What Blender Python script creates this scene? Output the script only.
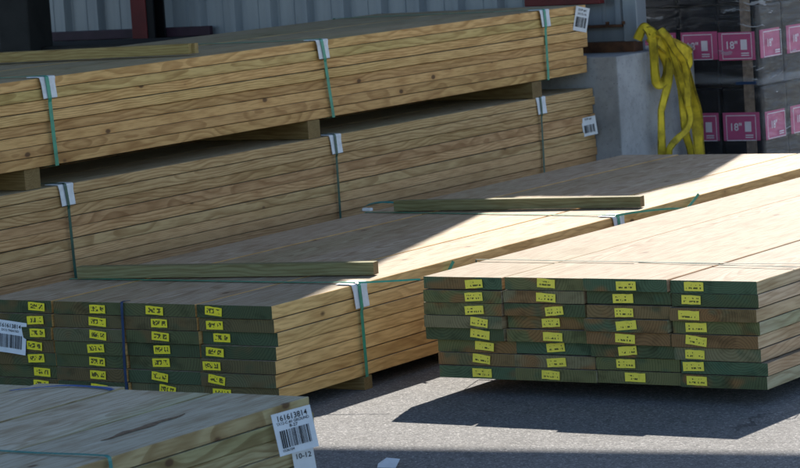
import bpy, bmesh, math, random
from mathutils import Vector, Matrix
random.seed(11)
for o in list(bpy.data.objects): bpy.data.objects.remove(o)
S = bpy.context.scene
C = S.collection
R_ = math.radians

# ------------------------------------------------------------------ camera
cam = bpy.data.cameras.new('camera'); camo = bpy.data.objects.new('camera', cam); C.objects.link(camo)
YAW, PITCH, ROLL = -0.584015, -0.111787, -0.066351
CAMPOS = Vector((3.854543, -7.682387, 1.484398))
fw = Vector((math.sin(YAW)*math.cos(PITCH), math.cos(YAW)*math.cos(PITCH), math.sin(PITCH)))
rt = Vector((math.cos(YAW), -math.sin(YAW), 0)); up = rt.cross(fw)
rt2 = math.cos(ROLL)*rt + math.sin(ROLL)*up; up2 = -math.sin(ROLL)*rt + math.cos(ROLL)*up
m = Matrix((rt2, up2, -fw)).transposed().to_4x4(); m.translation = CAMPOS
camo.matrix_world = m
cam.sensor_width = 36; cam.lens = 2981.475/800*36; cam.clip_end = 2000
cam.dof.use_dof = True; cam.dof.focus_distance = 9.2; cam.dof.aperture_fstop = 14
S.camera = camo

# ------------------------------------------------------------------ light
SUN_AZ, SUN_EL = R_(-17.25), R_(39.0)          # azimuth from +Y towards +X
sdir = Vector((math.sin(SUN_AZ)*math.cos(SUN_EL), math.cos(SUN_AZ)*math.cos(SUN_EL), math.sin(SUN_EL)))
w = bpy.data.worlds.new('World'); S.world = w; w.use_nodes = True
nt = w.node_tree; bg = nt.nodes['Background']
sky = nt.nodes.new('ShaderNodeTexSky'); sky.sky_type = 'NISHITA'; sky.sun_disc = False
sky.sun_elevation = SUN_EL; sky.sun_rotation = SUN_AZ; sky.air_density = 1.0; sky.dust_density = .7; sky.ozone_density = 2.2
nt.links.new(sky.outputs[0], bg.inputs[0]); bg.inputs[1].default_value = 0.075
sl = bpy.data.lights.new('sun', 'SUN'); sl.energy = 3.3; sl.angle = R_(0.53); sl.color = (1.0, 0.93, 0.83)
so = bpy.data.objects.new('sun', sl); C.objects.link(so); so.rotation_euler = sdir.to_track_quat('Z', 'Y').to_euler(); so.location = (-6, 20, 20)
S.view_settings.view_transform = 'Standard'; S.view_settings.look = 'None'
S.view_settings.exposure = 1.7; S.view_settings.gamma = 1
S.render.engine = 'CYCLES'
S.cycles.max_bounces = 7; S.cycles.diffuse_bounces = 4; S.cycles.glossy_bounces = 2; S.cycles.transparent_max_bounces = 12

ZG = -0.056                                     # ground level

# ------------------------------------------------------------------ node helpers
class NB:
    def __init__(s, name):
        s.m = bpy.data.materials.new(name); s.m.use_nodes = True
        s.t = s.m.node_tree; s.b = s.t.nodes['Principled BSDF']; s.out = s.t.nodes['Material Output']
    def n(s, typ, **kw):
        d = s.t.nodes.new(typ)
        for k, v in kw.items(): setattr(d, k, v)
        return d
    def put(s, sock, v):
        if v is None: return
        if isinstance(v, bpy.types.NodeSocket): s.t.links.new(v, sock)
        else:
            if hasattr(sock, 'default_value'):
                try: sock.default_value = v
                except Exception: sock.default_value = (*v, 1)
    def math(s, op, a, b=None, c=None, clamp=False):
        d = s.n('ShaderNodeMath', operation=op, use_clamp=clamp)
        s.put(d.inputs[0], a); s.put(d.inputs[1], b)
        if c is not None: s.put(d.inputs[2], c)
        return d.outputs[0]
    def vm(s, op, a, b=None):
        d = s.n('ShaderNodeVectorMath', operation=op); s.put(d.inputs[0], a); s.put(d.inputs[1], b)
        return d.outputs[0]
    def mix(s, f, a, b, bt='MIX'):
        d = s.n('ShaderNodeMix', data_type='RGBA', blend_type=bt)
        s.put(d.inputs[0], f)
        for sk, v in ((d.inputs[6], a), (d.inputs[7], b)):
            if isinstance(v, bpy.types.NodeSocket): s.t.links.new(v, sk)
            else: sk.default_value = (*v[:3], 1)
        return d.outputs[2]
    def ramp(s, f, stops, interp='LINEAR'):
        d = s.n('ShaderNodeValToRGB'); cr = d.color_ramp; cr.interpolation = interp
        while len(cr.elements) < len(stops): cr.elements.new(0.5)
        for e, (p, c) in zip(cr.elements, stops):
            e.position = p; e.color = (*c, 1) if not isinstance(c, (int, float)) else (c, c, c, 1)
        s.put(d.inputs[0], f); return d.outputs[0]
    def noise(s, v, scale=5, detail=3, rough=.55, dist=0):
        d = s.n('ShaderNodeTexNoise'); s.put(d.inputs['Vector'], v); d.inputs['Scale'].default_value = scale
        d.inputs['Detail'].default_value = detail; d.inputs['Roughness'].default_value = rough; d.inputs['Distortion'].default_value = dist
        return d
    def sep(s, v):
        d = s.n('ShaderNodeSeparateXYZ'); s.put(d.inputs[0], v); return d.outputs
    def comb(s, x, y, z):
        d = s.n('ShaderNodeCombineXYZ'); s.put(d.inputs[0], x); s.put(d.inputs[1], y); s.put(d.inputs[2], z); return d.outputs[0]
    def obj(s): return s.n('ShaderNodeTexCoord').outputs['Object']
    def rnd(s): return s.n('ShaderNodeObjectInfo').outputs['Random']
    def smooth(s, v, lo, hi):
        d = s.n('ShaderNodeMapRange', interpolation_type='SMOOTHSTEP'); s.put(d.inputs[0], v)
        d.inputs[1].default_value = lo; d.inputs[2].default_value = hi; return d.outputs[0]
    def bump(s, h, strength=.3, dist=.002):
        d = s.n('ShaderNodeBump'); d.inputs['Strength'].default_value = strength; d.inputs['Distance'].default_value = dist
        s.put(d.inputs['Height'], h); s.put(s.b.inputs['Normal'], d.outputs[0])
    def fin(s, col, rough=.7, metal=0, spec=.35):
        s.put(s.b.inputs['Base Color'], col if isinstance(col, bpy.types.NodeSocket) else (*col[:3], 1))
        s.put(s.b.inputs['Roughness'], rough); s.b.inputs['Metallic'].default_value = metal
        s.b.inputs['Specular IOR Level'].default_value = spec
        return s.m

def wood(name, tones, end=False, green=.3, ringamt=.55, grey=0.0, wa=.055, freq=150., knots=.60, wy=1.7, sa=.45, murky=False):
    """solid pine: growth rings run along Y through the whole board, so faces, edges and ends agree"""
    b = NB(name); o = b.obj(); r = b.rnd()
    r2 = b.math('FRACT', b.math('MULTIPLY', r, 7.31)); r3 = b.math('FRACT', b.math('MULTIPLY', r, 23.7))
    off = b.comb(b.math('MULTIPLY', r, 37.), b.math('MULTIPLY', r2, 61.), b.math('MULTIPLY', r3, 43.))
    po = b.vm('ADD', o, off)
    warp = b.noise(b.vm('MULTIPLY', po, (4., wy, 4.)), 1., 2.5).outputs['Color']
    warp = b.vm('MULTIPLY', b.vm('SUBTRACT', warp, (.5, .5, .5)), (wa, 0, wa))
    ctr = b.comb(b.math('MULTIPLY', b.math('SUBTRACT', r2, .5), .22), 0., b.math('ADD', b.math('MULTIPLY', r3, .16), -.10))
    pr = b.vm('ADD', b.vm('ADD', o, warp), ctr)
    xx, yy, zz = b.sep(pr)
    rad = b.math('SQRT', b.math('ADD', b.math('MULTIPLY', xx, xx), b.math('MULTIPLY', zz, zz)))
    rad = b.math('ADD', rad, b.math('MULTIPLY', b.math('SINE', b.math('MULTIPLY', rad, 60.)), .004))
    ph = b.math('FRACT', b.math('MULTIPLY', rad, freq))
    ring = b.ramp(ph, [(0, 0.), (.45, .12), (.82, 1.), (.95, .8), (1., 0.)])
    streak = b.noise(b.vm('MULTIPLY', po, (130., 11., 130.)), 1., 1.5).outputs['Fac']
    blot = b.noise(b.vm('MULTIPLY', po, (3., .8, 3.)), 1., 1.5).outputs['Fac']
    blot2 = b.noise(b.vm('MULTIPLY', po, (9., 2.4, 9.)), 1.7, 1.5).outputs['Fac']
    tone = b.ramp(r, [(i/len(tones), t) for i, t in enumerate(tones)], 'CONSTANT')
    dark = b.mix(1., tone, (.50, .40, .30), 'MULTIPLY')
    col = b.mix(b.math('MULTIPLY', ring, ringamt), tone, dark)
    col = b.mix(b.math('MULTIPLY', b.smooth(streak, .40, .70), sa), col, dark)
    gm = b.math('MULTIPLY', b.smooth(blot, .45, .75), green, clamp=True)
    col = b.mix(gm, col, b.mix(1., col, (.62, .80, .50), 'MULTIPLY'))
    col = b.mix(b.math('MULTIPLY', b.smooth(blot2, .50, .72), .55), col, b.mix(1., col, (.70, .62, .52), 'MULTIPLY'))
    # knots
    vo = b.n('ShaderNodeTexVoronoi'); vo.inputs['Scale'].default_value = 1.
    b.put(vo.inputs['Vector'], b.vm('MULTIPLY', b.vm('ADD', po, b.vm('MULTIPLY', warp, (.25, 0, .25))), (8., 4.6, 8.)))
    gate = b.math('GREATER_THAN', b.sep(vo.outputs['Color'])[0], knots)
    kn = b.math('MULTIPLY', b.math('SUBTRACT', 1., b.smooth(vo.outputs['Distance'], .05, .10)), gate)
    halo = b.math('MULTIPLY', b.math('SUBTRACT', 1., b.smooth(vo.outputs['Distance'], .08, .30)), gate)
    col = b.mix(b.math('MULTIPLY', halo, .4), col, b.mix(1., col, (.66, .52, .38), 'MULTIPLY'))
    col = b.mix(b.math('MULTIPLY', kn, .85), col, (.075, .035, .016))
    if grey: col = b.mix(grey, col, (.30, .30, .29))
    if end:
        g1 = b.ramp(b.math('FRACT', b.math('MULTIPLY', r, 5.77)), [(0, (.180, .180, .070)), (.16, (.105, .125, .058)), (.34, (.270, .175, .075)), (.48, (.200, .185, .076)), (.66, (.110, .160, .085)), (.80, (.27, .225, .115)), (.9, (.290, .160, .066))], 'CONSTANT')
        pb = b.noise(b.vm('MULTIPLY', po, (6., 1., 9.)), 1., 2).outputs['Fac']
        gb = b.math('GREATER_THAN', b.math('FRACT', b.math('MULTIPLY', r, 13.3)), .5)
        br = b.mix(b.math('MULTIPLY', b.math('MULTIPLY', b.smooth(pb, .50, .62), gb), .75), g1, (.33, .155, .056))
        pb2 = b.noise(b.vm('MULTIPLY', po, (8., 1., 12.)), 1.3, 2).outputs['Fac']
        br = b.mix(b.math('MULTIPLY', b.smooth(pb2, .54, .70), .5), br, (.070, .135, .078))
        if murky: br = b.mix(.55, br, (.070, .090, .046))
        dk = b.noise(b.vm('MULTIPLY', po, (14., 1., 22.)), 1., 3).outputs['Fac']
        br = b.mix(b.math('MULTIPLY', b.smooth(dk, .50, .72), .6), br, b.mix(1., br, (.4, .4, .38), 'MULTIPLY'))
        br = b.mix(b.math('MULTIPLY', ring, .5), br, b.mix(1., br, (.35, .35, .3), 'MULTIPLY'))
        gr = b.noise(po, 420., 2).outputs['Fac']
        br = b.mix(b.math('MULTIPLY', gr, .5), br, b.mix(1., br, (.45, .45, .45), 'MULTIPLY'))
        col = br
        b.bump(gr, .3, .001)
        return b.fin(col, .85, spec=.2)
    b.bump(streak, .3, .001)
    return b.fin(col, .72, spec=.25)

def plain(name, col, rough=.6, metal=0, var=.15, scale=18, spec=.4, bump=0):
    b = NB(name); n = b.noise(b.obj(), scale, 4).outputs['Fac']
    c = b.mix(b.smooth(n, .3, .75), col, tuple(x*(1-var*2) for x in col))
    if bump: b.bump(n, bump, .004)
    return b.fin(c, rough, metal, spec)

def srgb(r, g, b_):
    f = lambda v: ((v/255+.055)/1.055)**2.4 if v/255 > .04045 else v/255/12.92
    return (f(r), f(g), f(b_))

# ------------------------------------------------------------------ materials
MAT = {}
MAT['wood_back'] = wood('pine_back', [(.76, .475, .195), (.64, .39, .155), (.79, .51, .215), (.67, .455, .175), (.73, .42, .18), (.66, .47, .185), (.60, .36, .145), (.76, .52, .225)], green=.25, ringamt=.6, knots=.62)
MAT['wood_low_shade'] = wood('pine_low_shade', [(.64, .395, .19), (.54, .325, .155), (.67, .425, .21), (.56, .365, .17), (.61, .345, .17), (.58, .395, .19), (.50, .305, .145)], green=.2, ringamt=.65, knots=.6)  # browner than the upper bundle: its weaker light is put into the colour
MAT['wood_mid'] = wood('pine_mid', [(.74, .465, .175), (.80, .52, .21), (.67, .41, .15), (.76, .475, .18), (.70, .455, .18)], green=.12, ringamt=.4)
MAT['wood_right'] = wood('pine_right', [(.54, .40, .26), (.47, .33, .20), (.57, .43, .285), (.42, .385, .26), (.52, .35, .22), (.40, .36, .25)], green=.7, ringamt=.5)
MAT['wood_front'] = wood('pine_front', [(.42, .36, .20), (.38, .35, .20), (.44, .36, .19), (.39, .33, .18)], green=.6, ringamt=.75, wa=.09, freq=95.)
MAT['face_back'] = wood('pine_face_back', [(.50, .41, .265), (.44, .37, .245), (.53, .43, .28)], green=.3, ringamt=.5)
MAT['face_mid'] = wood('pine_face_mid', [(.50, .41, .305), (.43, .36, .27), (.53, .43, .32), (.465, .375, .26)], green=.2, ringamt=.7, sa=.65, wa=.08, freq=110., knots=.5)
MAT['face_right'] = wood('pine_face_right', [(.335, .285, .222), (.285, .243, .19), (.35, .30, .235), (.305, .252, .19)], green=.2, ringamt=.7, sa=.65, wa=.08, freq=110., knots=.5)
MAT['face_front'] = wood('pine_face_front', [(.53, .49, .385), (.48, .455, .36), (.56, .51, .395)], green=.4, ringamt=.6, sa=.6, wa=.08, freq=110.)
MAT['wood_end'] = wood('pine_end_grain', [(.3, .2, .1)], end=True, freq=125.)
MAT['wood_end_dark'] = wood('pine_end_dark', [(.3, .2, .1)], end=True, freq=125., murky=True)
MAT['wood_green'] = wood('treated_stick', [(.20, .21, .095), (.22, .205, .10), (.18, .20, .10)], green=.7, ringamt=.5)
MAT['wood_stick3'] = wood('yellow_stick', [(.46, .33, .13), (.42, .30, .12)], green=.3)
MAT['wood_dunnage'] = wood('dunnage_wood', [(.25, .17, .07), (.22, .15, .065)], green=.3)
MAT['strap'] = plain('green_strap', (.015, .30, .19), .38, var=.18, scale=30, spec=.5)
MAT['strap_mint'] = plain('mint_strap', (.06, .36, .22), .4, var=.12, scale=30)
MAT['strap_dark'] = plain('dark_green_strap', (.012, .085, .06), .4, var=.2, scale=30)
MAT['strap_teal'] = plain('teal_strap', (.012, .23, .22), .4, var=.15, scale=30)
MAT['strap_blue'] = plain('blue_strap', (.005, .035, .11), .45, var=.2, scale=30)
MAT['card'] = plain('edge_card', (.74, .78, .82), .65, var=.10, scale=40)
MAT['card_dark'] = plain('edge_card_inside', (.05, .05, .05), .7)
MAT['paper'] = plain('paper', (.72, .75, .78), .6, var=.06, scale=25)
MAT['ink'] = plain('ink', (.015, .015, .018), .7)
MAT['sling'] = plain('yellow_webbing', (.76, .57, .03), .8, var=.34, scale=11, bump=.3)
MAT['post'] = plain('dark_timber', (.018, .018, .017), .8, var=.3, scale=8)
MAT['red'] = plain('red_oxide_steel', (.13, .012, .012), .55, var=.2, scale=6)
MAT['black'] = plain('black_plastic', (.010, .010, .012), .55, var=.2, spec=.2)
MAT['magenta'] = plain('magenta_label', (.56, .09, .22), .55, var=.10, scale=9)
MAT['pinkwhite'] = plain('white_print', (.80, .72, .76), .6, var=.05)
MAT['kraft'] = plain('crinkled_brown_label', (.25, .18, .13), .6, var=.25, scale=40)
MAT['rust'] = plain('rusty_steel', (.12, .05, .022), .75, var=.35, scale=14)
MAT['dark_trim'] = plain('dark_plum_trim', (.045, .02, .035), .6, var=.2)
MAT['concrete_dark'] = None

def mk_concrete(name, col):
    b = NB(name); o = b.obj()
    n1 = b.noise(o, 3.5, 5, .6).outputs['Fac']; n2 = b.noise(o, 40, 4).outputs['Fac']
    c = b.mix(b.smooth(n1, .35, .7), col, tuple(x*.62 for x in col))
    c = b.mix(b.math('MULTIPLY', b.smooth(n2, .5, .75), .4), c, tuple(x*.5 for x in col))
    v = b.n('ShaderNodeTexVoronoi'); b.put(v.inputs['Vector'], o); v.inputs['Scale'].default_value = 42
    pit = b.math('LESS_THAN', v.outputs['Distance'], .11)
    c = b.mix(b.math('MULTIPLY', pit, .6), c, tuple(x*.3 for x in col))
    b.bump(n2, .3, .004)
    return b.fin(c, .85, spec=.2)
MAT['concrete'] = mk_concrete('concrete', (.37, .38, .39))

def mk_asphalt():
    b = NB('asphalt'); o = b.obj()
    big = b.noise(o, 1.3, 4).outputs['Fac']; mid = b.noise(o, 14, 4, .6).outputs['Fac']
    v = b.n('ShaderNodeTexVoronoi'); b.put(v.inputs['Vector'], b.vm('ADD', o, b.vm('MULTIPLY', b.noise(o, 60, 2).outputs['Color'], (.012, .012, .012)))); v.inputs['Scale'].default_value = 165
    stone = b.sep(v.outputs['Color'])[0]
    c = b.ramp(stone, [(0, (.10, .100, .099)), (.2, (.175, .173, .171)), (.55, (.22, .217, .213)), (.85, (.27, .266, .26)), (1, (.42, .41, .40))])
    gap = b.smooth(v.outputs['Distance'], .30, .62)
    c = b.mix(b.math('MULTIPLY', gap, .5), c, (.12, .122, .126))
    c = b.mix(b.math('MULTIPLY', b.smooth(big, .35, .7), .35), c, b.mix(1., c, (.62, .61, .60), 'MULTIPLY'))
    c = b.mix(b.math('MULTIPLY', b.smooth(mid, .52, .75), .5), c, b.mix(1., c, (.55, .54, .53), 'MULTIPLY'))
    # a few hairline cracks
    cv = b.n('ShaderNodeTexVoronoi', feature='DISTANCE_TO_EDGE'); cv.inputs['Scale'].default_value = .85
    b.put(cv.inputs['Vector'], b.vm('ADD', o, b.vm('MULTIPLY', b.noise(o, 4, 4).outputs['Color'], (.35, .35, 0))))
    crack = b.math('SUBTRACT', 1., b.smooth(cv.outputs['Distance'], .003, .010))
    crack = b.math('MULTIPLY', crack, b.smooth(b.noise(o, 2.1, 2).outputs['Fac'], .55, .66))
    c = b.mix(b.math('MULTIPLY', crack, .5), c, (.02, .02, .02))
    h = b.math('SUBTRACT', b.math('ADD', b.math('SUBTRACT', 1., v.outputs['Distance']), b.math('MULTIPLY', stone, .5)), b.math('MULTIPLY', crack, 1.5))
    b.bump(h, .5, .004)
    return b.fin(c, .88, spec=.2)
MAT['asphalt'] = mk_asphalt()

def mk_metal():
    b = NB('painted_steel_sheet'); o = b.obj()
    x, y, z = b.sep(o)
    n = b.noise(b.vm('MULTIPLY', o, (9, 9, 1.)), 1., 4).outputs['Fac']
    d = b.noise(b.vm('MULTIPLY', o, (30, 30, 6.)), 1., 4).outputs['Fac']
    c = b.mix(b.smooth(n, .35, .7), (.27, .30, .325), (.20, .23, .26))
    c = b.mix(b.math('MULTIPLY', b.smooth(d, .58, .75), .35), c, (.16, .15, .14))
    return b.fin(c, .42, .15, .5)
MAT['metal'] = mk_metal()

def mk_tag(name, yel, big):
    """yellow end tag with two rows of black printing"""
    b = NB(name); o = b.obj(); r = b.rnd(); x, y, z = b.sep(o)
    off = b.math('MULTIPLY', r, 50.)
    if big:
        u = b.math('MULTIPLY', x, 95.); rows = b.math('ABSOLUTE', b.math('SUBTRACT', z, .0005)); rowm = b.math('LESS_THAN', rows, .0075)
        cells = b.noise(b.comb(b.math('ADD', b.math('MULTIPLY', x, 150.), off), off, b.math('MULTIPLY', z, 130.)), 1., 1.).outputs['Fac']
        ink = b.math('MULTIPLY', rowm, b.math('GREATER_THAN', cells, .49))
        gap = b.math('GREATER_THAN', b.math('ABSOLUTE', b.math('SUBTRACT', x, .006)), .0035)
        ink = b.math('MULTIPLY', ink, gap)
    else:
        r1 = b.math('LESS_THAN', b.math('ABSOLUTE', b.math('SUBTRACT', z, .0048)), .0020)
        r2 = b.math('LESS_THAN', b.math('ABSOLUTE', b.math('ADD', z, .0048)), .0026)
        cells = b.noise(b.comb(b.math('ADD', b.math('MULTIPLY', x, 190.), off), off, b.math('MULTIPLY', z, 60.)), 1., 1.).outputs['Fac']
        ink = b.math('MULTIPLY', b.math('MAXIMUM', b.math('MULTIPLY', r1, b.math('GREATER_THAN', cells, .60)), b.math('MULTIPLY', r2, b.math('GREATER_THAN', cells, .52))), 1.)
    ink = b.math('MULTIPLY', ink, b.math('LESS_THAN', b.math('ABSOLUTE', x), .025))
    dirt = b.noise(b.vm('ADD', o, b.comb(off, off, off)), 60., 3).outputs['Fac']
    yc = b.mix(b.math('MULTIPLY', b.smooth(dirt, .5, .8), .4), yel, tuple(v*.55 for v in yel))
    return b.fin(b.mix(b.math('MULTIPLY', ink, .9), yc, (.02, .02, .012)), .55, spec=.3)
MAT['tag_mid'] = mk_tag('yellow_tag_bold', (.86, .72, .03), True)
MAT['tag_right'] = mk_tag('yellow_tag_fine', (.90, .74, .08), False)

def mk_wrap():
    b = NB('stretch_wrap'); o = b.obj()
    v = b.vm('MULTIPLY', o, (2.2, 2.2, 13.))
    v = b.vm('ADD', v, b.vm('MULTIPLY', b.noise(o, 2.5, 3).outputs['Color'], (.8, .8, 2.6)))
    n = b.noise(v, 1.6, 5, .62, .6).outputs['Fac']
    bands = b.noise(b.vm('ADD', b.vm('MULTIPLY', o, (.35, .35, 5.5)), b.vm('MULTIPLY', b.noise(o, 1.2, 2).outputs['Color'], (0, 0, .9))), 1., 2).outputs['Fac']
    tr = b.n('ShaderNodeBsdfTransparent'); tr.inputs[0].default_value = (.93, .94, .96, 1)
    gl = b.n('ShaderNodeBsdfGlossy'); gl.inputs['Roughness'].default_value = .10; gl.inputs[0].default_value = (.9, .92, .95, 1)
    df = b.n('ShaderNodeBsdfTranslucent'); df.inputs[0].default_value = (.75, .78, .82, 1)
    d2 = b.n('ShaderNodeBsdfDiffuse'); d2.inputs[0].default_value = (.62, .66, .72, 1)
    bp = b.n('ShaderNodeBump'); bp.inputs['Strength'].default_value = .8; bp.inputs['Distance'].default_value = .04
    b.put(bp.inputs['Height'], n); b.t.links.new(bp.outputs[0], gl.inputs['Normal'])
    haze_glints = b.n('ShaderNodeMixShader'); haze_glints.inputs[0].default_value = .6
    b.t.links.new(df.outputs[0], haze_glints.inputs[1]); b.t.links.new(d2.outputs[0], haze_glints.inputs[2])
    m1 = b.n('ShaderNodeMixShader')
    b.put(m1.inputs[0], b.math('ADD', b.math('MULTIPLY', b.smooth(bands, .60, .66), .30), b.math('ADD', b.math('MULTIPLY', b.smooth(n, .63, .68), .45), .005)))  # thin pale streaks paint glints on the wrinkles, along with film haze
    b.t.links.new(tr.outputs[0], m1.inputs[1]); b.t.links.new(haze_glints.outputs[0], m1.inputs[2])
    m2 = b.n('ShaderNodeMixShader'); fr = b.n('ShaderNodeFresnel'); fr.inputs[0].default_value = 1.5
    b.t.links.new(bp.outputs[0], fr.inputs['Normal'])
    b.put(m2.inputs[0], b.math('MINIMUM', b.math('MULTIPLY', fr.outputs[0], .7), .06))
    b.t.links.new(m1.outputs[0], m2.inputs[1]); b.t.links.new(gl.outputs[0], m2.inputs[2])
    b.t.links.new(m2.outputs[0], b.out.inputs['Surface'])
    return b.m
MAT['wrap'] = mk_wrap()

# ------------------------------------------------------------------ object helpers
def mesh_from(name, verts, faces, mats, fm=None, smooth=False):
    me = bpy.data.meshes.new(name); me.from_pydata([tuple(v) for v in verts], [], faces); me.update()
    for mm in mats: me.materials.append(mm)
    if fm:
        for p, i in zip(me.polygons, fm): p.material_index = i
    if smooth:
        for p in me.polygons: p.use_smooth = True
    return me
def link(name, me, parent=None, loc=(0, 0, 0), rot=(0, 0, 0)):
    o = bpy.data.objects.new(name, me); C.objects.link(o); o.parent = parent; o.location = loc; o.rotation_euler = rot
    return o
def tag(o, label, cat, group=None):
    o['label'] = label; o['category'] = cat
    if group: o['group'] = group
    return o
def thing(name, label, cat, loc=(0, 0, 0), rz=0, group=None):
    o = link(name, None, None, loc, (0, 0, rz)); o.empty_display_size = .1
    return tag(o, label, cat, group)
def structure(o): o['kind'] = 'structure'; return o
def box_me(name, sx, sy, sz, mats, bev=.0, org=(0, 0, 0)):
    """box spanning org..org+size, bevelled edges"""
    bm = bmesh.new(); bmesh.ops.create_cube(bm, size=1)
    for v in bm.verts: v.co = Vector(((v.co.x+.5)*sx+org[0], (v.co.y+.5)*sy+org[1], (v.co.z+.5)*sz+org[2]))
    if bev: bmesh.ops.bevel(bm, geom=bm.edges[:], offset=bev, segments=2, profile=.6, affect='EDGES')
    me = bpy.data.meshes.new(name); bm.to_mesh(me); bm.free()
    for mm in mats: me.materials.append(mm)
    return me
def board_mesh(name, wd, th, L, mats, crook=0, bow=0, cup=0, r=.0014):
    """rounded-edge board along +Y, origin at the centre of its front end; slot 1 = end grain"""
    a, c = wd/2, th/2
    pr = [(-a+r, -c), (a-r, -c), (a, -c+r), (a, c-r), (a-r, c), (-a+r, c), (-a, c-r), (-a, -c+r)]
    ys = [0, L*.5, L]; V = []; F = []; FM = []
    for y in ys:
        k = 1-(2*y/L-1)**2
        for x, z in pr: V.append((x+crook*k, y, z+bow*k))
    n = 8
    for j in range(len(ys)-1):
        for i in range(n):
            F.append((j*n+i, j*n+(i+1) % n, (j+1)*n+(i+1) % n, (j+1)*n+i)); FM.append(2 if (i in (0, 4) and len(mats) > 2) else 0)
    F.append(tuple(range(n))); FM.append(1)
    F.append(tuple(reversed(range((len(ys)-1)*n, len(ys)*n)))); FM.append(1)
    # orient: cheap recalculation
    me = mesh_from(name, V, F, mats, FM)
    bm = bmesh.new(); bm.from_mesh(me); bmesh.ops.recalc_face_normals(bm, faces=bm.faces); bm.to_mesh(me); bm.free()
    return me
def ribbon_me(name, pts, wdir, width, mats, th=.0009, sub=1):
    """thin webbing following pts; wdir = across direction (vector or list of vectors)"""
    pts = [Vector(p) for p in pts]
    ws = [Vector(x).normalized() for x in wdir] if isinstance(wdir, list) else [Vector(wdir).normalized()]*len(pts)
    V = []; F = []
    for i, p in enumerate(pts):
        d = (pts[min(i+1, len(pts)-1)]-pts[max(i-1, 0)]).normalized(); n = d.cross(ws[i]); n = n.normalized() if n.length > 1e-6 else Vector((0, 0, 1))
        a = ws[i]*width/2; b_ = n*th/2
        V += [p-a-b_, p+a-b_, p+a+b_, p-a+b_]
    for i in range(len(pts)-1):
        for k in range(4):
            F.append((i*4+k, i*4+(k+1) % 4, (i+1)*4+(k+1) % 4, (i+1)*4+k))
    e = (len(pts)-1)*4
    F += [(3, 2, 1, 0), (e, e+1, e+2, e+3)]
    me = mesh_from(name, V, F, mats)
    bm = bmesh.new(); bm.from_mesh(me); bmesh.ops.recalc_face_normals(bm, faces=bm.faces); bm.to_mesh(me); bm.free()
    return me
def spline(pts, n=8):
    P = [Vector(p) for p in pts]; out = []
    for i in range(len(P)-1):
        p0, p1, p2, p3 = P[max(i-1, 0)], P[i], P[i+1], P[min(i+2, len(P)-1)]
        for k in range(n):
            t = k/n
            out.append(.5*((2*p1)+(-p0+p2)*t+(2*p0-5*p1+4*p2-p3)*t*t+(-p0+3*p1-3*p2+p3)*t**3))
    out.append(P[-1]); return out
_tc = {}
def text_me(txt, size, mat, sx=1.0, bold=0):
    key = (txt, size, mat.name, sx, bold)
    if key in _tc: return _tc[key]
    cu = bpy.data.curves.new('lettering', 'FONT'); cu.body = txt; cu.size = size; cu.align_x = 'CENTER'; cu.align_y = 'CENTER'; cu.offset = bold; cu.resolution_u = 3
    o = bpy.data.objects.new('lettering', cu); C.objects.link(o)
    dg = bpy.context.evaluated_depsgraph_get(); dg.update()
    me = bpy.data.meshes.new_from_object(o.evaluated_get(dg)); me.name = 'lettering'
    bpy.data.objects.remove(o); bpy.data.curves.remove(cu)
    me.transform(Matrix.Diagonal((sx, 1, 1, 1)))
    me.materials.clear(); me.materials.append(mat); _tc[key] = me; return me

# ------------------------------------------------------------------ the setting
g = bmesh.new(); bmesh.ops.create_grid(g, x_segments=8, y_segments=8, size=150)
me = bpy.data.meshes.new('ground'); g.to_mesh(me); g.free(); me.materials.append(MAT['asphalt'])
structure(link('ground', me, None, (0, 0, ZG)))

WY = 5.0                                         # face of the steel wall
WX1 = -3.054; WX0 = -11.8; PLZ = .70
bld = thing('steel_shed_wall', 'blue-grey ribbed steel wall on a concrete base behind the lumber stacks', 'wall', (0, 0, ZG))
def rib_panel(wd, h):
    # wd holds three ribs 0.23 apart
    prof = []
    for k in range(3):
        x = k*.23
        prof += [(x, 0), (x+.078, 0), (x+.081, .004), (x+.094, .004), (x+.097, 0), (x+.150, 0), (x+.170, .040), (x+.199, .040), (x+.219, 0)]
    prof.append((.69, 0))
    V = []; F = []
    for x, d in prof: V += [(x, -d, 0), (x, -d, h)]
    for i in range(len(prof)-1): F.append((2*i, 2*i+2, 2*i+3, 2*i+1))
    return mesh_from('wall_panel', V, F, [MAT['metal']])
pm = rib_panel(.69, 5.3)
k = 0; x = WX1-.06-.69
while x > WX0-.3:
    link('wall_panel', pm, bld, (x, WY-(.0015 if k % 2 else 0), .80-ZG)); x -= .69; k += 1
link('wall_backing', box_me('wall_backing', WX1-.02-WX0, .05, 5.5, [MAT['metal']], 0, (WX0, WY+.012, .62-ZG)), bld)
link('corner_trim', box_me('corner_trim', .075, .10, 5.4, [MAT['metal']], .004, (WX1-.075, WY-.046, .725-ZG)), bld)
link('base_angle', box_me('base_angle', 4.2, .05, .012, [MAT['rust']], .002, (WX1-.08-4.2, WY-.055, .80-ZG)), bld)
link('kick_plate', box_me('kick_plate', 4.2, .012, .075, [MAT['metal']], .002, (WX1-.08-4.2, WY-.012, .725-ZG)), bld)
link('sill_beam', box_me('sill_beam', 5.0, .09, .052, [MAT['rust']], .005, (WX1-.005-5.0, WY-.075, PLZ-.022-ZG)), bld)
link('concrete_base', box_me('concrete_base', -2.99-WX0, .78, PLZ-.02-ZG+.0, [MAT['concrete']], .008, (WX0, 4.62, 0)), bld)
for i, x in enumerate((-3.13, -3.22)):
    link('bolt', box_me('bolt', .012, .02, .016, [MAT['rust']], .003, (x, WY-.06, .812-ZG)), bld)
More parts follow.
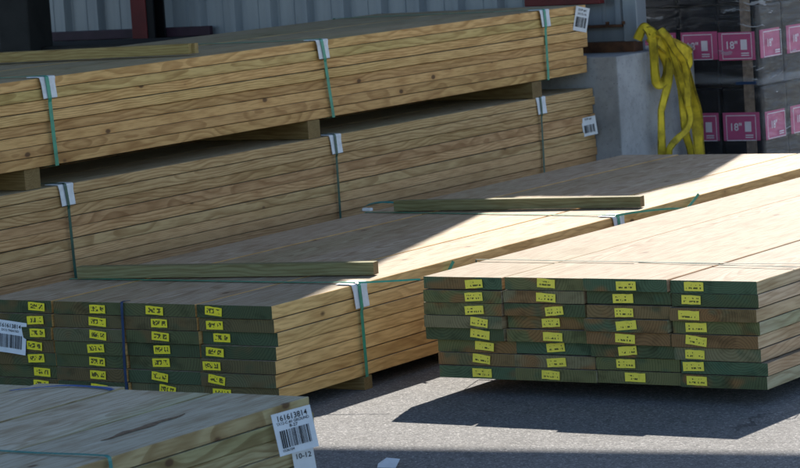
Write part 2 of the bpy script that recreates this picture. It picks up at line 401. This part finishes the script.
# dark ledge and plum trim along the left of the wall
link('ledge', box_me('ledge', 5.2, .5, .10, [MAT['post']], .01, (-10.2, 4.3, .74-ZG)), bld)
link('plum_trim', box_me('plum_trim', 1.15, .03, .05, [MAT['dark_trim']], .004, (-6.75, WY-.065, .835-ZG)), bld)
link('plum_trim', box_me('plum_trim', .8, .03, .05, [MAT['dark_trim']], .004, (-7.75, WY-.065, .835-ZG)), bld)

po = box_me('timber_post', .20, .20, 4.4, [MAT['post']], .012, (-.10, -.10, 0))
tag(link('timber_post', po, None, (-6.32, 4.30, ZG), (0, 0, .05)), 'dark square timber post in front of the steel wall at the left', 'post')
rc = thing('steel_column', 'dark red steel column standing against the ribbed wall', 'column', (-5.95, 4.86, ZG))
link('flange', box_me('flange', .10, .012, 4.5, [MAT['red']], .002, (-.06, -.06, 0)), rc)
link('web', box_me('web', .01, .10, 4.5, [MAT['black']], .002, (-.02, -.047, 0)), rc)
link('flange', box_me('flange', .10, .012, 4.5, [MAT['black']], .002, (-.03, .055, 0)), rc)
link('cover_strip', box_me('cover_strip', .045, .012, 4.5, [MAT['black']], .002, (.0405, -.055, 0)), rc)
tag(link('steel_rail', box_me('steel_rail', .42, .05, .09, [MAT['red']], .004), None, (-3.62, 4.86, .92)), 'short red steel rail on the wall above the far end of the stack', 'rail')

# unseen canopy added to shade the front asphalt; depth set to dim skylight
shift = Vector((-math.sin(SUN_AZ), -math.cos(SUN_AZ)))/math.tan(SUN_EL)
RZ = 4.5; h = RZ+.12-ZG
e1 = Vector((-1.036, -.823))-shift*h; e2 = Vector((.385, -.568))-shift*h
ed = (e2-e1).normalized(); en = Vector((ed.y, -ed.x))
roof = thing('added_canopy', 'flat canopy added overhead, out of view, to cast the shade on the front asphalt', 'roof', (e1.x, e1.y, RZ), math.atan2(ed.y, ed.x))
ROOF_L, ROOF_R, ROOF_D = 9.0, 4.6, 7.0
link('deck', box_me('deck', ROOF_L+ROOF_R, ROOF_D, .06, [MAT['metal']], 0, (-ROOF_L, -ROOF_D, .12)), roof)
for i in range(5):
    link('beam', box_me('beam', .10, ROOF_D-1.2, .118, [MAT['red']], 0, (-ROOF_L+.1+i*(ROOF_L+ROOF_R-.3)/4, -ROOF_D, .0)), roof)
for xx in (-ROOF_L+.1, ROOF_R-.2):
    link('post', box_me('post', .12, .12, RZ-ZG-.002, [MAT['red']], 0, (xx, -ROOF_D+.05, -(RZ-ZG))), roof)

# ------------------------------------------------------------------ lumber bundles
W = .286; GAP = .003
def tag_me(name, mat, k):
    rnd = random.Random(k); wd, ht = .066*rnd.uniform(.93, 1.05), .0265
    V = []; F = []; nx = 4
    for i in range(nx+1):
        x = -wd/2+wd*i/nx
        lift = -.0022*max(0, (i/nx-.7)/.3)*rnd.random()-.0012*max(0, (.3-i/nx)/.3)*rnd.random()
        V += [(x, lift, -ht/2+rnd.uniform(-.0007, .0007)), (x, lift-.0004*rnd.random(), ht/2+rnd.uniform(-.0007, .0007))]
    for i in range(nx): F.append((2*i, 2*i+2, 2*i+3, 2*i+1))
    n = len(V); V += [(a, b_+.0005, c) for a, b_, c in V]
    for i in range(nx): F.append((n+2*i, n+2*i+1, n+2*i+3, n+2*i+2))
    bd = [2*i for i in range(nx+1)]+[2*i+1 for i in range(nx, -1, -1)]
    for i in range(len(bd)):
        a, b_ = bd[i], bd[(i+1) % len(bd)]; F.append((a, n+a, n+b_, b_))
    return mesh_from(name, V, F, [mat])
def bundle(label, loc, rz, cols, rows, th, L, side, face=None, tags=None, tagmat=None, xoff=None, yoff=None, seed=1, jx=.0035, jy=.006, colz=None, endk=False, group='strapped bundles of treated lumber'):
    rnd = random.Random(seed)
    t = thing('lumber_bundle', label, 'lumber', loc, rz, group)
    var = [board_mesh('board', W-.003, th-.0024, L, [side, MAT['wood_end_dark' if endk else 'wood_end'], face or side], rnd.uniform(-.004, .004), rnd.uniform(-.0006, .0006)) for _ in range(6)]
    tms = [tag_me('end_tag', tagmat, s) for s in range(6)] if tagmat else []
    for r in range(rows):                        # r = 0 is the top row
        for c in range(cols):                    # c = 0 is the right-hand column
            x = -(c+.5)*(W+GAP)+rnd.uniform(-jx, jx)+(xoff(r, c) if xoff else 0)
            y = rnd.uniform(-jy, jy)+(yoff(r, c) if yoff else 0)
            z = (rows-r-.5)*th*(colz[c] if colz else 1)+rnd.uniform(-.0007, .0007)
            o = link('board', rnd.choice(var), t, (x, y, z), (0, rnd.uniform(-.0012, .0012), rnd.uniform(-.0009, .0009)))
            if tags:
                fx, dx, ang = tags(r, c, rnd)
                link('end_tag', tms[rnd.randrange(6)], o, ((fx-.5)*W+dx, -.0032, rnd.uniform(-.002, .003)), (0, ang, 0))
    return t
def strap_over(t, y, xr, xl, ztop, zbot, mat=None, wd=.019, dy=0., name='strap', ytop=0., protector=True, tails=True):
    """steel/plastic strapping: across the top, down the right side, under; local to the bundle"""
    mat = mat or MAT['strap']; e = .0022
    pts = [(xl-e, y+ytop, zbot), (xl-e, y+ytop, ztop+e)]+[(xl+(xr-xl)*i/6, y+ytop*(1-i/6), ztop+e+.0006*(i % 2)) for i in range(1, 6)]
    pts += [(xr-.06, y, ztop+e+.0035), (xr-.004, y, ztop+e+.0035), (xr+.0045, y, ztop+e), (xr+.0065, y, ztop-.006), (xr+.0105, y+dy*.2, ztop-.076), (xr+.0065, y+dy*.3, ztop-.09)]
    pts += [(xr+.006+.0006*(i % 2), y+dy*i/6, ztop+(zbot-ztop)*i/6) for i in range(3, 7)]
    pts += [(xr-.02, y+dy, zbot-.002), ((xr+xl)/2, y+dy/2+ytop/2, zbot-.002), (xl-e, y+ytop, zbot-.002)]
    link(name, ribbon_me(name, pts, (0, 1, 0), wd, [mat]), t)
    if protector:
        edge_protector(t, y+.008, xr, ztop)
def edge_protector(t, y, xr, ztop, wd=.085, dn=.075, tp=.06):
    prof = [(xr-tp, ztop+.004), (xr-.01, ztop+.0035), (xr+.001, ztop+.002), (xr+.0030, ztop-.004), (xr+.004, ztop-.02), (xr+.0075, ztop-dn)]
    prof2 = [(a-(0.0 if i < 2 else .0022), b_-.0022) for i, (a, b_) in enumerate(prof)]
    # slightly skewed lower flap
    V = []; F = []; n = len(prof)
    for s in (-1, 1):
        for i, (a, b_) in enumerate(prof): V.append((a, y+s*wd/2*(1 if i < 4 else .9)+(.004 if i == n-1 else 0), b_))
        for i, (a, b_) in enumerate(prof2): V.append((a, y+s*wd/2*(1 if i < 4 else .9)+(.004 if i == n-1 else 0), b_))
    N = 2*n
    for i in range(n-1):
        F.append((i, i+1, N+i+1, N+i)); F.append((n+i, N+n+i, N+n+i+1, n+i+1))
        F.append((i, n+i, n+i+1, i+1)); F.append((N+i, N+i+1, N+n+i+1, N+n+i))
    F.append((0, N, N+n, n)); F.append((n-1, 2*n-1, N+2*n-1, N+n-1))
    me = mesh_from('edge_protector', V, F, [MAT['card']])
    bm = bmesh.new(); bm.from_mesh(me); bmesh.ops.recalc_face_normals(bm, faces=bm.faces); bm.to_mesh(me); bm.free()
    return link('edge_protector', me, t)
def barcode_label(t, loc, rotm, wd, ht, lines, name='paper_label', curl=.004, bars=True):
    """white stapled label: local X right, Z up, faces -Y; lines=[(text,size,x,z)]"""
    V = []; F = []; n = 5
    for i in range(n+1):
        x = -wd/2+wd*i/n
        for z in (-ht/2, ht/2): V.append((x, -curl*(2*i/n-1)**2*(1 if z < 0 else .3), z))
    for i in range(n): F.append((2*i, 2*i+2, 2*i+3, 2*i+1))
    k = len(V); V += [(a, b_+.0006, c) for a, b_, c in V]
    for i in range(n): F.append((k+2*i, k+2*i+1, k+2*i+3, k+2*i+2))
    o = link(name, mesh_from(name, V, F, [MAT['paper']]), t)
    o.matrix_local = Matrix.Translation(loc) @ rotm.to_4x4()
    for tx, s, x, z, sx in lines:
        link('lettering', text_me(tx, s, MAT['ink'], sx, s*.012), o, (x, -curl*(2*x/wd)**2-.0012, z), (R_(90), 0, 0))
    if bars:
        V = []; F = []; rnd = random.Random(5); x = -wd*.38
        z0, z1 = -ht*.34, ht*.08
        while x < wd*.36:
            b_ = rnd.choice((.0012, .002, .0032)); yy = -curl*(2*x/wd)**2-.0014
            i = len(V); V += [(x, yy, z0), (x+b_, yy, z0), (x+b_, yy, z1), (x, yy, z1)]; F.append((i, i+1, i+2, i+3)); x += b_+rnd.choice((.0012, .0018, .003))
        link('barcode', mesh_from('barcode', V, F, [MAT['ink']]), o)
    return o
def face_rot(nrm, roll=0.):
    """rotation whose local -Y faces nrm, local Z up, rolled in its plane"""
    n = Vector(nrm).normalized(); y = -n; z = Vector((0, 0, 1)); x = y.cross(z).normalized(); z = x.cross(y)
    return Matrix((x, y, z)).transposed() @ Matrix.Rotation(roll, 3, 'Y')
def dunnage(loc, sx, sy, sz, label, rz=0, mat='wood_dunnage'):
    # block lying along X: a board turned sideways
    me = board_mesh('dunnage_block', sy, sz, sx, [MAT[mat], MAT[mat]])
    return tag(link('dunnage_block', me, None, loc, (0, 0, rz+math.pi/2)), label, 'wood block', 'wood blocks under the bundles')

# --- back stack (two bundles)
BX, BA = -3.10576, .008
TB = .040
BL = 4.95; BY = 4.62-BL
def far_stag(seed):
    rr = random.Random(seed); v = [[rr.uniform(-.02, .035) for _ in range(4)] for _ in range(16)]
    return lambda r, c: v[r][c]
ZLT = .536
low = bundle('lower bundle of the tall back stack, tan boards in shade behind the low piles', (BX+.02, BY, ZLT-13*TB), BA, 4, 13, TB, BL, MAT['wood_low_shade'], MAT['face_back'], seed=3, jx=.004, yoff=far_stag(1))
upb = bundle('upper bundle of the tall back stack, tan boards held by three green straps', (BX+.012, BY, .611), BA, 4, 8, TB, BL-.03, MAT['wood_back'], MAT['face_back'], seed=4, jx=.004, yoff=far_stag(2))
BW = 4*(W+GAP)
for y, dy in ((.594, .02), (2.363, .05), (4.197, .0)):
    strap_over(upb, y-BY, 0.004, -BW, 8*TB, -.002, dy=dy, wd=.020)
for y, dy in ((.640, .03), (2.400, .0), (4.10, -.01)):
    strap_over(low, y-BY, 0.004, -BW, 13*TB, -.002, dy=dy, wd=.015, mat=MAT['strap_dark'])
names = ['nearest the left edge of the picture', 'under its middle strap', 'near its far end']
for (y, nm) in zip((.50, 2.28, 4.08), names):
    dunnage((BX-.01, y, ZLT+.0375), 1.16, .085, .0735, 'wood block between the two back bundles '+nm)
for (y, nm) in zip((.5, 4.08), ('near end', 'far end')):
    dunnage((BX, y, (ZLT-13*TB+ZG)/2), 1.16, .085, ZLT-13*TB-ZG-.001, 'wood block on the asphalt under the back stack, '+nm)
barcode_label(upb, (.014, 4.53-BY, .255), face_rot((.86, -.5, 0), R_(14)), .075, .115, [('SYP #1', .016, 0, .042, 1), ('2X12-16', .014, 0, .024, 1)])
barcode_label(low, (.016, 4.53-BY, 13*TB-.175), face_rot((.86, -.5, 0), R_(-6)), .078, .088, [('SYP #1', .014, 0, .034, 1)])

# --- middle bundle
MX, MY = -1.420793, -.420361
TM = .0424; MZ = .285-7*TM; ML = 4.36
def mid_tags(r, c, rnd):
    fx = (.24, .50, .62, .78)[c]; return fx, rnd.uniform(-.015, .015)-.002*r, rnd.uniform(-.07, .10)+(.10 if r > 4 and c < 3 else 0)
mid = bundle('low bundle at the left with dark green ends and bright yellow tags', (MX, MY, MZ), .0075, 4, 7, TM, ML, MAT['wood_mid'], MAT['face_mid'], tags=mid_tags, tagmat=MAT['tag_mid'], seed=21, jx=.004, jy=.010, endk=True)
strap_over(mid, .038-MY, .003, -BW, 7*TM, -.002, dy=.01, wd=.016)
strap_over(mid, 1.757-MY, .003, -BW, 7*TM, -.002, dy=.01, wd=.016, ytop=.10)
barcode_label(mid, (-2.462-MX, -.012, .166-MZ), face_rot((.12, -1, 0), R_(7)), .125, .105, [('161613814', .019, .0, .036, .95), ('2X12 TREATED', .010, .0, .021, 1)])
tm = [(.0, .0)]
# loose strap tails at its right edge
link('strap_tail', ribbon_me('strap_tail', spline([(-.012, .46, 7*TM+.004), (.05, .475, 7*TM+.005), (.12, .50, 7*TM+.006), (.20, .52, 7*TM+.009)], 4), (0, .35, 1), .006, [MAT['strap_mint']]), mid)
link('strap_tail', ribbon_me('strap_tail', spline([(.013, .965, 7*TM-.060), (.014, .99, 7*TM-.03), (.017, 1.015, 7*TM-.004)], 4), (.2, 1, -.6), .013, [MAT['strap_mint']]), mid)
link('strap_tail', ribbon_me('strap_tail', spline([(.008, 2.16, 7*TM+.005), (.03, 2.28, 7*TM+.003), (.045, 2.50, 7*TM-.012), (.03, 2.68, 7*TM-.034)], 5), (0, .4, 1), .008, [MAT['strap_mint']]), mid)
link('strap_tail', ribbon_me('strap_tail', spline([(.018, 2.70, 7*TM-.038), (.018, 2.77, 7*TM-.008), (.020, 2.80, 7*TM+.008)], 5), (.2, 1, -.7), .013, [MAT['strap_mint']]), mid)
link('blue_strap', ribbon_me('blue_strap', spline([(-2*(W+GAP)+.001, .03, 7*TM+.002), (-2*(W+GAP)+.001, -.002, 7*TM+.003), (-2*(W+GAP)+.002, -.011, 7*TM-.01), (-2*(W+GAP)+.0, -.011, .2), (-2*(W+GAP)-.004, -.012, .1), (-2*(W+GAP)-.002, -.012, .01)], 4), (1, 0, 0), .010, [MAT['strap_blue']]), mid)
dunnage((MX+.000, .06, (MZ+ZG)/2), 1.14, .045, MZ-ZG-.001, 'wood block under the left low bundle below its green strap')
dunnage((MX+.006, 3.2, (MZ+ZG)/2), 1.16, .09, MZ-ZG-.001, 'wood block under the far half of the left low bundle')

# --- right bundle
TR = .040; RL = 4.9
def r_x(r, c):
    return (.018 if r >= 6 else (.010 if (r == 5 and c == 3) else 0)) + (-.004 if c == 3 and r < 5 else 0) + (.012 if c == 3 and r >= 5 else 0)
def r_y(r, c): return {0: 0, 1: .0, 2: .012, 3: .01}[c] + (.010 if r >= 5 else 0)
def r_tags(r, c, rnd):
    fx = (.28, .50, .58, .66)[c]; dx = rnd.uniform(-.018, .018)+(-.03 if r > 5 else 0); return fx, dx, rnd.uniform(-.10, .13)
rgt = bundle('front right bundle with sunlit tops, mixed green and brown ends and pale yellow tags', (0, 0, 0), 0, 4, 8, TR, RL, MAT['wood_right'], MAT['face_right'], tags=r_tags, tagmat=MAT['tag_right'], seed=8, xoff=r_x, yoff=r_y, jx=.004, jy=.011, colz=(1.0, 1.01, 1.0, .99))
strap_over(rgt, .331, .006, -BW-.012, 8*TR+.001, -.002, wd=.009, mat=MAT['strap_dark'], protector=False, ytop=.02)
link('strap_tail', ribbon_me('strap_tail', spline([(-.62, .345, 8*TR+.003), (-.45, .31, 8*TR+.006), (-.2, .285, 8*TR+.005), (-.0, .265, 8*TR+.004)], 5), (0, 1, 0), .006, [MAT['strap_dark']]), rgt)
for y, nm in ((.75, 'front'), (3.9, 'rear')):
    dunnage((.0, y, ZG/2), 1.15, .09, -ZG-.003, 'wood block under the %s of the front right bundle' % nm)

# --- front-left bundle, seen from its far end
FX, FY, FZ = -.299, -1.845, .30
FL = 3.66
fr = bundle('near bundle at the lower left with weathered grey-green top in shade', (FX, FY-FL, FZ-7*TB), 0, 4, 7, TB, FL, MAT['wood_front'], MAT['face_front'], seed=31, jx=.003, yoff=far_stag(7))
strap_over(fr, -2.632-FY+FL, .003, -BW, 7*TB, -.002, wd=.012, mat=MAT['strap_teal'], protector=False)
barcode_label(fr, (.047, FL-.135, .222), face_rot((.80, -.60, .03), R_(-8)), .100, .103, [('161613814', .0195, 0, .0365, .90), ('2X12-C #1 GROUND', .0095, 0, .0245, .95), ('8-27', .0105, 0, .0148, 1.1), ('0536104', .0085, -.025, -.041, 1)], curl=.003)
barcode_label(fr, (.022, FL-.070, .130), face_rot((.80, -.60, .02), R_(-5)), .055, .09, [('10-12', .018, 0, .018, 1)], curl=.002, bars=False)
for y, nm in ((-2.3, 'far end'), (-4.7, 'near end')):
    dunnage((FX-.01, y, (FZ-7*TB+ZG)/2), 1.15, .09, FZ-7*TB-ZG-.001, 'wood block under the near left bundle, %s' % nm)

V = []; nn = 12
for i in range(nn+1):
    tt = i/nn; yy = FL-.62+.34*tt; ww = .017*math.sin(math.pi*tt)**.8*(1+.15*math.sin(i*2.1)); xx = -.150-.016*tt+.004*math.sin(i*1.3)
    V += [(xx-ww, yy, 7*TB+.0002), (xx+ww*.6, yy, 7*TB+.0002), (xx-.002, yy, 7*TB+.0016)]
F = []
for i in range(nn): F += [(3*i, 3*i+3, 3*i+5, 3*i+2), (3*i+2, 3*i+5, 3*i+4, 3*i+1)]
MAT['bark'] = plain('bark', (.19, .125, .075), .9, var=.3, scale=60)
link('bark_streak', mesh_from('bark_streak', V, F, [MAT['bark']]), fr)
MAT['tape_blue'] = plain('blue_tape', (.01, .10, .36), .4, var=.15)
link('blue_strap', ribbon_me('blue_strap', spline([(-.86, FL-.10, 7*TB+.002), (-.78, FL-.03, 7*TB+.003), (-.72, FL-.012, 7*TB+.003), (-.62, FL-.02, 7*TB+.002), (-.58, FL-.04, 7*TB+.002)], 4), (.3, 1, 0), .016, [MAT['tape_blue']]), fr)

# --- loose sticks on top
def stick(p, q, wd, ht, z, label, mat='wood_green'):
    p, q = Vector(p), Vector(q); L = (q-p).length
    me = board_mesh('wood_stick', wd, ht, L, [MAT[mat], MAT['wood_dunnage']], random.uniform(-.004, .004), 0)
    return tag(link('wood_stick', me, None, (p.x, p.y, z+ht/2+.0032), (0, 0, math.atan2(q.y-p.y, q.x-p.x)-math.pi/2)), label, 'wood stick', 'loose sticks on the bundles')
stick((-2.545, .035), (-1.478, .232), .040, .041, .285, 'green-tinted stick lying across the front of the left low bundle in shade')
stick((-2.478, 1.885), (-1.470, 2.02), .042, .040, .285, 'stick across the middle of the left low bundle, half in sunlight')
s3 = thing('wood_stick', 'grooved yellowish stick lying on top of the tall back stack at the left', 'wood stick', (0, 0, 0), 0, 'loose sticks on the bundles')
p, q = Vector((-4.35, 1.415)), Vector((-3.215, 1.639)); an = math.atan2(q.y-p.y, q.x-p.x)-math.pi/2; nx = Vector((-(q-p).y, (q-p).x)).normalized()
for k in (-1, 1):
    me = board_mesh('strip', .030, .040, (q-p).length+.006*k, [MAT['wood_stick3'], MAT['wood_stick3']])
    link('strip', me, s3, (p.x+nx.x*.0165*k, p.y+nx.y*.0165*k, .931+.0255), (0, 0, an))

# folded strap end on the middle bundle beside the stick
fs = thing('strap_coil', 'teal strap end with a metal crimp beside the middle stick', 'strap', (-2.57, 1.90, .287))
link('strap_loop', ribbon_me('strap_loop', spline([(-.06, -.03, .004), (-.05, -.0, .022), (.0, .02, .03), (.08, .03, .026), (.16, .035, .02), (.24, .03, .012)], 5), (0, 1, .3), .016, [MAT['strap_teal']]), fs)
link('crimp', box_me('crimp', .04, .018, .012, [MAT['card']], .003, (-.055, -.035, .001)), fs)

# scrap of paper on the asphalt
V = [(-.04, -.05, .004), (.045, -.05, .002), (.05, .01, .03), (-.015, .02, .034), (.03, .05, .018), (-.05, -.0, .012)]
pp = mesh_from('paper_scrap', V+[(a, b_, c-.001) for a, b_, c in V], [(0, 1, 2, 3, 5), (3, 2, 4), (11, 9, 8, 7, 6), (10, 8, 9)], [MAT['paper']])
pp.transform(Matrix.Scale(.62, 4))
tag(link('paper_scrap', pp, None, (-.645, -1.005, ZG), (0, 0, .3)), 'folded scrap of white card on the shaded asphalt at the bottom edge', 'paper')

# ------------------------------------------------------------------ wrapped pallet behind
PX, PY = -2.65, 5.42
CW, CD, CH = .215, .29, .402
pal = thing('wrapped_pallet', 'tall pallet of black cartons with magenta labels under clear stretch wrap', 'pallet load', (PX, PY, ZG))
NXc, NYc, NZc = 4, 2, 7
for i in range(3): link('runner', box_me('runner', .09, NYc*CD, .09, [MAT['wood_dunnage']], .004, (-NXc*CW+i*(NXc*CW-.09)/2, 0, 0)), pal)
for i in range(7): link('deck_board', box_me('deck_board', NXc*CW, .07, .02, [MAT['wood_dunnage']], .003, (-NXc*CW, i*(NYc*CD-.07)/6, .092)), pal)
cm = box_me('carton', CW-.006, CD-.006, CH-.006, [MAT['black']], .012, (-CW/2+.003, .003, .003))
def label_me(wd, ht, mat): return mesh_from('carton_label', [(-wd/2, 0, 0), (wd/2, 0, 0), (wd/2, 0, ht), (-wd/2, 0, ht), (-wd/2, .0012, 0), (wd/2, .0012, 0), (wd/2, .0012, ht), (-wd/2, .0012, ht)], [(0, 1, 2, 3), (0, 4, 5, 1), (3, 2, 6, 7), (0, 3, 7, 4), (1, 5, 6, 2)], [mat])
lab_f = label_me(.200, .138, MAT['magenta']); lab_s = label_me(.215, .138, MAT['magenta'])
frame_me = lambda wd: mesh_from('label_rule', [v for (x0, x1, z0, z1) in ((-wd*.46, wd*.46, .006, .010), (-wd*.46, wd*.46, .128, .132), (-wd*.46, -wd*.44, .012, .126), (wd*.44, wd*.46, .012, .126), (wd*.12, wd*.36, .030, .036), (wd*.12, wd*.36, .020, .025)) for v in ((x0, 0, z0), (x1, 0, z0), (x1, 0, z1), (x0, 0, z1))], [(4*i, 4*i+1, 4*i+2, 4*i+3) for i in range(6)], [MAT['pinkwhite']])
fr_f, fr_s = frame_me(.176), frame_me(.215)
rnd = random.Random(77)
for k in range(NZc):
    for i in range(NXc):
        for j in range(NYc):
            if 0 < i and 0 < j: continue            # only the shell of the load that can be seen
            c = link('carton', cm, pal, (-(i+.5)*CW+rnd.uniform(-.006, .006), j*CD+rnd.uniform(-.0015, .0015), .114+k*CH), (0, 0, rnd.uniform(-.015, .015)))
            if j == 0:
                lz = .135+rnd.uniform(-.006, .006)
                l = link('carton_label', lab_f, c, (rnd.uniform(-.004, .004), -.005, lz)); 
            if i == 0:
                l2 = link('carton_label', lab_s, c, (CW/2-.0005, CD/2, .135), (0, 0, R_(90)))
# printing on the labels, joined to the pallet as flat print
for k in range(1, 4):
    for i in range(3):
        x = -(i+.5)*CW; z = .114+k*CH+.135-.405
        link('label_rule', fr_f, pal, (x, -.0085, z)); link('lettering', text_me('18"', .052, MAT['pinkwhite'], 1.0, .0008), pal, (x-.03, -.0087, z+.072), (R_(90), 0, 0))
        link('label_rule', mesh_from('label_rule', [(x+.02, -.0087, z+.05), (x+.055, -.0087, z+.05), (x+.055, -.0087, z+.10), (x+.02, -.0087, z+.10)], [(0, 1, 2, 3)], [MAT['pinkwhite']]), pal)
    for j in range(NYc):
        z = .114+k*CH+.135-.405
        link('label_rule', fr_s, pal, (.0105, (j+.5)*CD, z), (0, 0, R_(90))); link('lettering', text_me('18"', .052, MAT['pinkwhite'], 1.0, .0008), pal, (.0107, (j+.4)*CD, z+.072), (R_(90), 0, R_(90)))
# stretch wrap: wrinkled shell round the load
bm = bmesh.new(); wx, wy, wz = NXc*CW+.05, NYc*CD+.05, NZc*CH+.03
per = []
def seg(a, b_, n): return [(a[0]+(b_[0]-a[0])*i/n, a[1]+(b_[1]-a[1])*i/n) for i in range(n)]
x0, x1, y0, y1 = -NXc*CW-.025, .025, -.025, NYc*CD+.025
per = seg((x0, y0), (x1, y0), 26)+seg((x1, y0), (x1, y1), 26)+seg((x1, y1), (x0, y1), 8)+seg((x0, y1), (x0, y0), 8)
nz = 44; V = []; F = []
rw = random.Random(3)
ph = [rw.uniform(0, 6.28) for _ in range(8)]
for iz in range(nz+1):
    z = .10+wz*iz/nz
    for ip, (x, y) in enumerate(per):
        d = .006*math.sin(z*34+x*5+y*4+ph[0])*math.sin(x*7+y*9+z*3+ph[1])+.004*math.sin(z*61-x*9+y*7+ph[2])
        nxv = 1 if abs(x-x1) < 1e-6 else (-1 if abs(x-x0) < 1e-6 else 0); nyv = -1 if abs(y-y0) < 1e-6 else (1 if abs(y-y1) < 1e-6 else 0)
        V.append((x+nxv*d, y+nyv*d, z))
NP = len(per)
for iz in range(nz):
    for ip in range(NP):
        F.append((iz*NP+ip, iz*NP+(ip+1) % NP, (iz+1)*NP+(ip+1) % NP, (iz+1)*NP+ip))
link('stretch_wrap', mesh_from('stretch_wrap', V, F, [MAT['wrap']], None, True), pal)
link('corner_board', box_me('corner_board', .055, .0025, NZc*CH, [MAT['kraft']], 0, (-.085, -.0035, .116)), pal)
link('blue_tape', box_me('blue_tape', .11, .002, .014, [MAT['strap_blue']], 0, (-.11, -.036, .53)), pal)

# ------------------------------------------------------------------ yellow slings over the concrete corner
MAT['sling_edge'] = plain('webbing_edge', (.42, .31, .02), .85, var=.4, scale=20)
def webbing_me(name, pts, ws, width, th=.004):
    V = []; F = []; FM = []; cols = (-1, -.76, -.70, .70, .76, 1)
    for i, p in enumerate(pts):
        d = (pts[min(i+1, len(pts)-1)]-pts[max(i-1, 0)]).normalized(); wv = Vector(ws[i]).normalized(); n = d.cross(wv).normalized()
        for c in cols: V.append(p+wv*width/2*c+n*th*.5*(1-.6*c*c))
        for c in reversed(cols): V.append(p+wv*width/2*c-n*th*.5*(1-.6*c*c))
    m_ = len(cols)*2
    for i in range(len(pts)-1):
        for k in range(m_):
            F.append((i*m_+k, i*m_+(k+1) % m_, (i+1)*m_+(k+1) % m_, (i+1)*m_+k)); FM.append(1 if (k in (0, 1, 3, 4, 6, 7, 9, 10)) else 0)
    me = mesh_from(name, V, F, [MAT['sling'], MAT['sling_edge']], FM)
    return me
sg = thing('webbing_sling', 'bundle of dirty yellow webbing slings draped over the concrete wall end', 'sling', (-2.95, 4.95, PLZ-.02))
def P(y, z, x=0): return (x, y-4.95, z-(PLZ-.02))
VD = Vector((-.55, .83, -.06))
loops = [
 ([P(4.817, 0.738, -0.050), P(4.843, 0.789, -0.020), P(4.891, 0.796, 0.000), P(4.912, 0.751, 0.030), P(4.889, 0.677, 0.035), P(4.905, 0.591, 0.035), P(4.950, 0.521, 0.040), P(5.011, 0.534, 0.045), P(5.045, 0.599, 0.045), P(5.014, 0.664, 0.040), P(4.961, 0.723, 0.035)], 0.052),
 ([P(4.848, 0.773, -0.010), P(4.922, 0.778, 0.020), P(4.987, 0.720, 0.050), P(5.036, 0.631, 0.055), P(5.010, 0.526, 0.055), P(4.943, 0.411, 0.050), P(4.884, 0.310, 0.045), P(4.821, 0.180, 0.040), P(4.807, 0.120, 0.040)], 0.047),
 ([P(4.906, 0.755, 0.010), P(4.975, 0.726, 0.030), P(5.071, 0.697, 0.050), P(5.166, 0.665, 0.060), P(5.229, 0.634, 0.060)], 0.081),
 ([P(5.217, 0.645, 0.050), P(5.211, 0.596, 0.055), P(5.167, 0.563, 0.050), P(5.174, 0.516, 0.050), P(5.207, 0.459, 0.050)], 0.039),
 ([P(4.956, 0.734, 0.020), P(5.066, 0.661, 0.040), P(5.142, 0.573, 0.050), P(5.192, 0.445, 0.055), P(5.233, 0.349, 0.055), P(5.253, 0.240, 0.050), P(5.266, 0.132, 0.045), P(5.265, 0.070, 0.045)], 0.073),
 ([P(5.004, 0.695, 0.050), P(5.055, 0.567, 0.060), P(5.110, 0.424, 0.065), P(5.140, 0.344, 0.065), P(5.106, 0.286, 0.060), P(5.009, 0.251, 0.055), P(4.938, 0.213, 0.050), P(4.891, 0.157, 0.045), P(4.873, 0.113, 0.045)], 0.039),
 ([P(5.038, 0.646, 0.030), P(5.088, 0.518, 0.035), P(5.106, 0.394, 0.035), P(5.124, 0.269, 0.035), P(5.160, 0.189, 0.035), P(5.180, 0.080, 0.035)], 0.044),
 ([P(4.870, 0.786, 0.020), P(4.945, 0.755, 0.045), P(4.996, 0.681, 0.060), P(5.073, 0.611, 0.065), P(5.093, 0.502, 0.065), P(5.100, 0.400, 0.060)], 0.042),
]
for k, (pts, wd) in enumerate(loops):
    sp = [Vector((v.x+.008*k-.030, max(v.y, -.015)-.03, v.z)) for v in spline(pts, 7)]; ws = []
    for i, v in enumerate(sp):
        d = (sp[min(i+1, len(sp)-1)]-sp[max(i-1, 0)]).normalized()
        wv = d.cross(VD).normalized()+VD*(.6*math.sin(i*.15+k*2.1)); ws.append(tuple(wv-d*wv.dot(d)))
    link('webbing', webbing_me('webbing', sp, ws, wd*.88), sg)
